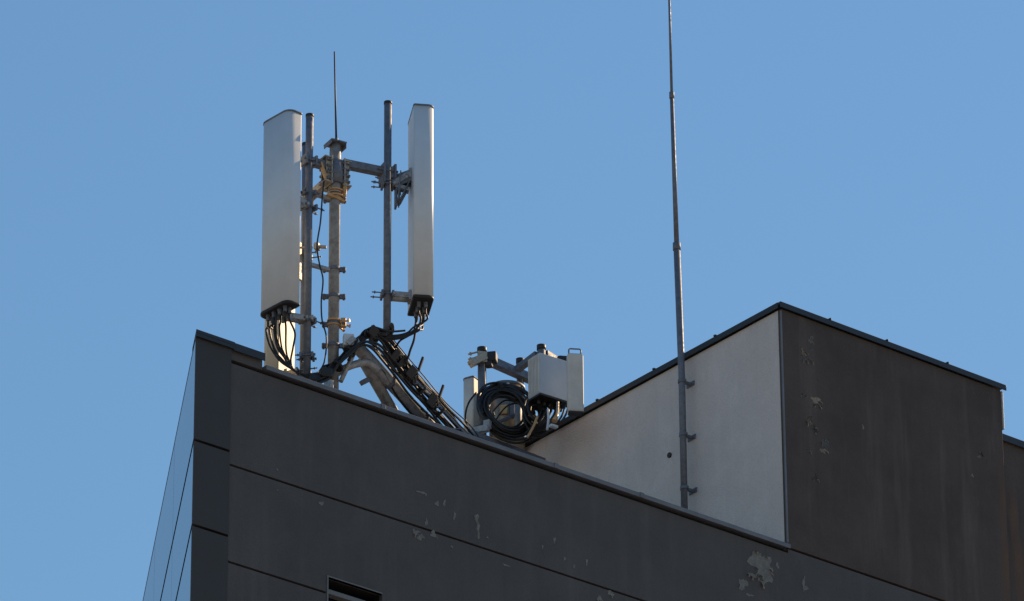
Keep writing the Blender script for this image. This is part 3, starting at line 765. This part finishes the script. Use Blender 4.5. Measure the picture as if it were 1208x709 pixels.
# ------------------------------------------------------------------ second antenna group on the penthouse roof
G = 7000/61.0
ZPR = ZP-.12
YG = 54.6
def upright(name, px, ytop, Y, r, parent, mtl='galv_dark'):
    p = at(px, ytop, Y); b = MB(); b.tube([(p.x, p.y, ZPR), p], r, 18); o = b.build(name, M[mtl], parent)
    c = MB(); c.tube([p-Z*.05, p+Z*.004], r+.006, 18); c.build('pole_cap', M['blackp'], o)
    return p
g0 = at(600, 500, YG)
FR = thing('rooftop_mast', (g0.x, g0.y, ZPR), label='low steel pole frame behind the coiled cable on the rooftop block', cat='mast')
pa_ = upright('pole', 568.5, 411, 54.9, .045, FR); pb_ = upright('pole', 638.5, 408, 54.75, .042, FR); pc_ = upright('pole', 613.5, 424, 55.3, .038, FR)
b = MB(); b.bar(at(574, 424, 54.9), at(626, 447, 55.35), .09, .085); b.build('arm', M['galv_dark'], FR)
b = MB(); b.bar(at(610, 436, 55.1), at(634, 418, 54.8), .07, .06); b.bar(at(643, 417, 54.8), at(664, 430, 55.1), .07, .06); b.build('arm', M['galv_dark'], FR)
b = MB(); d = (at(553, 430, 54.9)-at(572, 421, 54.9)); d.normalize()
b.bar(at(572, 421, 54.86), at(555, 429, 54.80), .09, .075); b.box(at(569, 421, 54.84), .10, .03, .12, azv(70), azv(-20), Z, .004)
for yy in (418, 424, 430): b.bolt(at(552.5, yy, 54.82), at(572, yy-5, 54.88), .010, .02)
b.build('cream_bracket', M['zinc'], FR)
b = MB(); b.box(at(580, 422, 54.9), .11, .10, .11, azv(100), azv(10), Z, .012); b.box(at(577, 430, 54.88), .07, .08, .06, azv(100), azv(10), Z, .01); b.build('beam_clamp', M['blackp'], FR)
b = MB(); b.box(at(567, 507, 54.3), .18, .06, .07, azv(115), azv(25), Z, .006); b.box(at(575, 501, 54.3), .07, .06, .09, azv(115), azv(25), Z, .006); b.bolt(at(557, 504, 54.25), at(557, 515, 54.25), .01, .02); b.build('foot_bracket', M['galv'], FR)
b = MB(); b.bar(at(556, 512, 54.25), at(640, 545, 54.9), .10, .05); b.build('foot_rail', M['galv_dark'], FR)
# radio unit: box with fins, lugs and cables
crn = at(637, 440, 54.1); dW = (at(673, 449.5, 54.33)-at(637, 440, 54.1)); dW.z = 0; WW = dW.length; dW.normalize(); dN = Vector((dW.y, -dW.x, 0))
RUz1 = zat(637, 415.5, 54.1); RUz0 = zat(637, 463, 54.1); hh = RUz1-RUz0; DD = .2
cen = Vector((crn.x, crn.y, 0)) + dW*WW/2 - dN*DD/2
RU = thing('radio_unit', (cen.x, cen.y, RUz0), label='blue-grey radio box on the pole between the coiled cable and the small panel', cat='radio unit')
b = MB(); b.box(cen+Z*(RUz0+RUz1)/2, WW, DD, hh, dW, dN, Z, .008); b.build('housing', M['rru'], RU)
b = MB()
for i in range(8): b.box(cen-dW*(WW/2+.004)+dN*(DD*(i/7-.5)*.86)+Z*(RUz0+RUz1)/2, .010, .010, hh*.94, dW, dN, Z)
b.build('side_fins', M['radome_side'], RU)
b = MB(); b.box(cen+Z*(RUz0-.012), WW*1.02, DD*1.04, .024, dW, dN, Z, .004)
for i in range(5): p = cen+dW*WW*(i/4-.5)*.7+Z*(RUz0-.02); b.tube([p, p-Z*.06], .018, 10)
b.build('connector_plate', M['blackp'], RU)
# small panel antenna with a carrying handle
zb2, zt2 = zat(677, 486, 54.0), zat(677, 417.5, 54.0)
bc2 = at(678.5, 450, 54.02); bc2.z = 0
ant2 = thing('panel_antenna', (bc2.x, bc2.y, zb2), label='narrow beige panel with a carrying handle on top, right of the radio box', cat='antenna', group='panel antennas')
d2 = azv(82); n2 = azv(172)
b = MB(); c = Vector((bc2.x, bc2.y, (zb2+zt2)/2)); b.box(c, .165, .09, zt2-zb2, d2, n2, Z, .022); b.build('radome', M['radome_side'], ant2)
b = MB(); b.box(Vector((bc2.x, bc2.y, zb2-.008)), .15, .08, .02, d2, n2, Z, .003); b.build('bottom_plate', M['blackp'], ant2)
b = MB(); h0 = Vector((bc2.x, bc2.y, zt2)); b.tube([h0-d2*.062+Z*-.01, h0-d2*.062+Z*.055, h0-d2*.05+Z*.066, h0+d2*.05+Z*.066, h0+d2*.062+Z*.055, h0+d2*.062-Z*.01], .008, 8); b.bar(h0-d2*.06+Z*.006, h0+d2*.06+Z*.006, .02, .012); b.build('handle', M['galv_dark'], ant2)
b = MB(); b.box(at(664, 428, 54.5), .14, .14, .12, azv(80), azv(-10), Z, .03); b.build('rear_mount', M['blackp'], ant2)
# panel antenna behind the coil, left, and the one seen through the coil
bc3 = at(566, 480, 55.15); bc3.z = 0
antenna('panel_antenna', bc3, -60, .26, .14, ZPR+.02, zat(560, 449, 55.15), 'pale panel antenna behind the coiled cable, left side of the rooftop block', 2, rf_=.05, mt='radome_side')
dc = at(598, 480, 55.2)
drum = thing('round_housing', (dc.x, dc.y, ZPR), label='round metal housing seen through the ring of coiled cable', cat='housing')
zd = zat(598, 459, 55.2); b = MB(); b.tube([(dc.x, dc.y, ZPR), (dc.x, dc.y, zd)], .185, 36); b.build('shell', mat('tinted_metal', (.36, .29, .23), .4, metal=.6, var=.6, scale=9, streak=.5), drum)
b = MB(); b.tube([(dc.x, dc.y, zd-.02), (dc.x, dc.y, zd+.012), (dc.x, dc.y, zd+.03)], .19, 36, radii=[.192, .192, .15]); b.build('rim', M['galv_dark'], drum)
b = MB(); b.box(Vector((dc.x, dc.y, zd-.07))+azv(176)*.186, .03, .02, .10, azv(86), azv(176), Z, .004); b.build('latch', M['radome'], drum)
b = MB(); b.box(Vector((dc.x, dc.y, zd-.33))+azv(190)*.19, .09, .04, .11, azv(100), azv(190), Z, .01); b.build('terminal_box', M['sunwarm'], drum)
b = MB(); b.box(Vector((dc.x, dc.y, zd-.30))+azv(165)*.20, .05, .05, .26, azv(75), azv(165), Z, .01); b.bar(at(588, 498, 54.9), at(612, 488, 54.95), .035, .03); b.build('support_bracket', M['galv_dark'], drum)
b = MB(); b.tube([(at(611, 500, 54.9).x, 54.9, ZPR), at(611, 476, 54.9)], .035, 14); b.build('short_post', M['mast'], FR)
b = MB(); b.tube([(at(622, 500, 54.9).x, 54.9, ZPR), at(622, 462, 54.9)], .012, 10); b.build('cream_rod', M['zinc'], FR)
# coil of spare cable hung on the frame
coil = thing('cable_coil', at(598, 485, 54.45), label='large ring of coiled black cable hanging in front of the rooftop frame', cat='cable coil')
rn = random.Random(11)
cc = at(598.5, 485, 54.45); e1_ = Vector((.93, .30, 0)).normalized(); e2_ = Vector((-.1, .22, 1)).normalized()
for lp in range(20):
    a0 = rn.uniform(0, 360); rad = .262+rn.uniform(-.06, .06); ox, oz, oy = rn.uniform(-.035,.03), rn.uniform(-.05,.02), rn.uniform(-.05,.05)
    pts = []
    for k_ in range(41):
        a = R(a0+k_*9); rr = rad*(1+.03*math.sin(2*a+lp)) 
        pts.append(cc+e1_*(math.cos(a)*rr+ox)+e2_*(math.sin(a)*rr*1.12+oz)+Vector((0,oy+.02*math.sin(a*1.5+lp),0)))
    b = MB(); b.tube(pts, .0125, 8); b.build('cable_turn', M['cable'], coil)
b = MB()
for a in (100, 215, 330):
    p = cc+e1_*math.cos(R(a))*.27+e2_*math.sin(R(a))*.30; tdir = (-e1_*math.sin(R(a))+e2_*math.cos(R(a))); b.tube([p-tdir*.02, p+tdir*.02], .055, 12)
b.build('cable_tie', M['rubber'], coil)
coil2 = thing('cable_coil', at(634, 492, 54.35), label='smaller dark coil of cable tucked under the radio box', cat='cable coil')
cc = at(632, 490, 54.40)
for lp in range(14):
    rad = .14+rn.uniform(-.07,.04); pts = [cc+e1_*(math.cos(R(9*k_))*rad*.75+rn.uniform(-.002,.002))+e2_*(math.sin(R(9*k_))*rad*1.3)+Vector((0,(lp-7)*.02,0)) for k_ in range(41)]
    b = MB(); b.tube(pts, .0125, 8); b.build('cable_turn', M['cable'], coil2)
# inner loops and tails
for i, (x0, y0, x1, y1, x2, y2) in enumerate([(577,478,590,466,612,474),(583,484,598,472,622,482),(586,494,600,478,620,477),(575,470,592,459,615,462)]):
    cable('spare_cable', [at(x0, y0+6, 54.6), at(x0, y0, 54.6), at(x1, y1, 54.65), at(x2, y2, 54.6), at(x2+5, y2+12, 54.6)], .009, 'thin black cable curving across the inside of the large coil', 'thin cables inside the coil')
cable('outer_cable', [at(562, 463, 54.4), at(553, 475, 54.35), at(549, 490, 54.3), at(551, 504, 54.3), at(556, 514, 54.3)], .010, 'black cable bowing out left of the large coil down to the parapet', None)
for i in range(9):
    x = 641+i*3.5; j = rn.uniform(-2, 2)
    cable('tail_cable', [at(x, 468+i*1.6, 54.3), at(x+j, 478, 54.3), at(x-3+j, 489, 54.25), at(x-10, 500, 54.2), at(x-22, 512-i*.8, 54.3)], .011, 'black cable tail hanging from the underside of the radio box', 'cable tails under the radio box')
for (x0, y0, x1, y1, mt_, lab) in ((646.5, 483, 645.5, 507, 'radome', 'white sheathed cable end standing under the radio box'), (658, 474, 655, 496, 'zinc', 'pale cable stub with brass fitting under the radio box, near the small panel'), (634, 491, 622, 516, 'sunwarm', 'bent brass-coloured cable lug beside the large coil')):
    cable('cable_end', [at(x0, y0, 54.1), at((x0+x1)/2+1, (y0+y1)/2, 54.08), at(x1, y1, 54.05)], .013, lab, None, cat='cable end', mtl=mt_)
b = MB(); b.tube([at(657, 489, 54.05), at(654, 497, 54.03)], .028, 12, radii=[.018, .03]); tag(b.build('sunwarm_fitting', M['sunwarm']), 'small bell-shaped brass fitting under the radio box', 'fitting')
b = MB(); b.box(at(653, 503, 54.0), .09, .05, .03, dW, dN, Z, .008); tag(b.build('cable_block', M['radome']), 'small white block on the coping under the radio box', 'block')
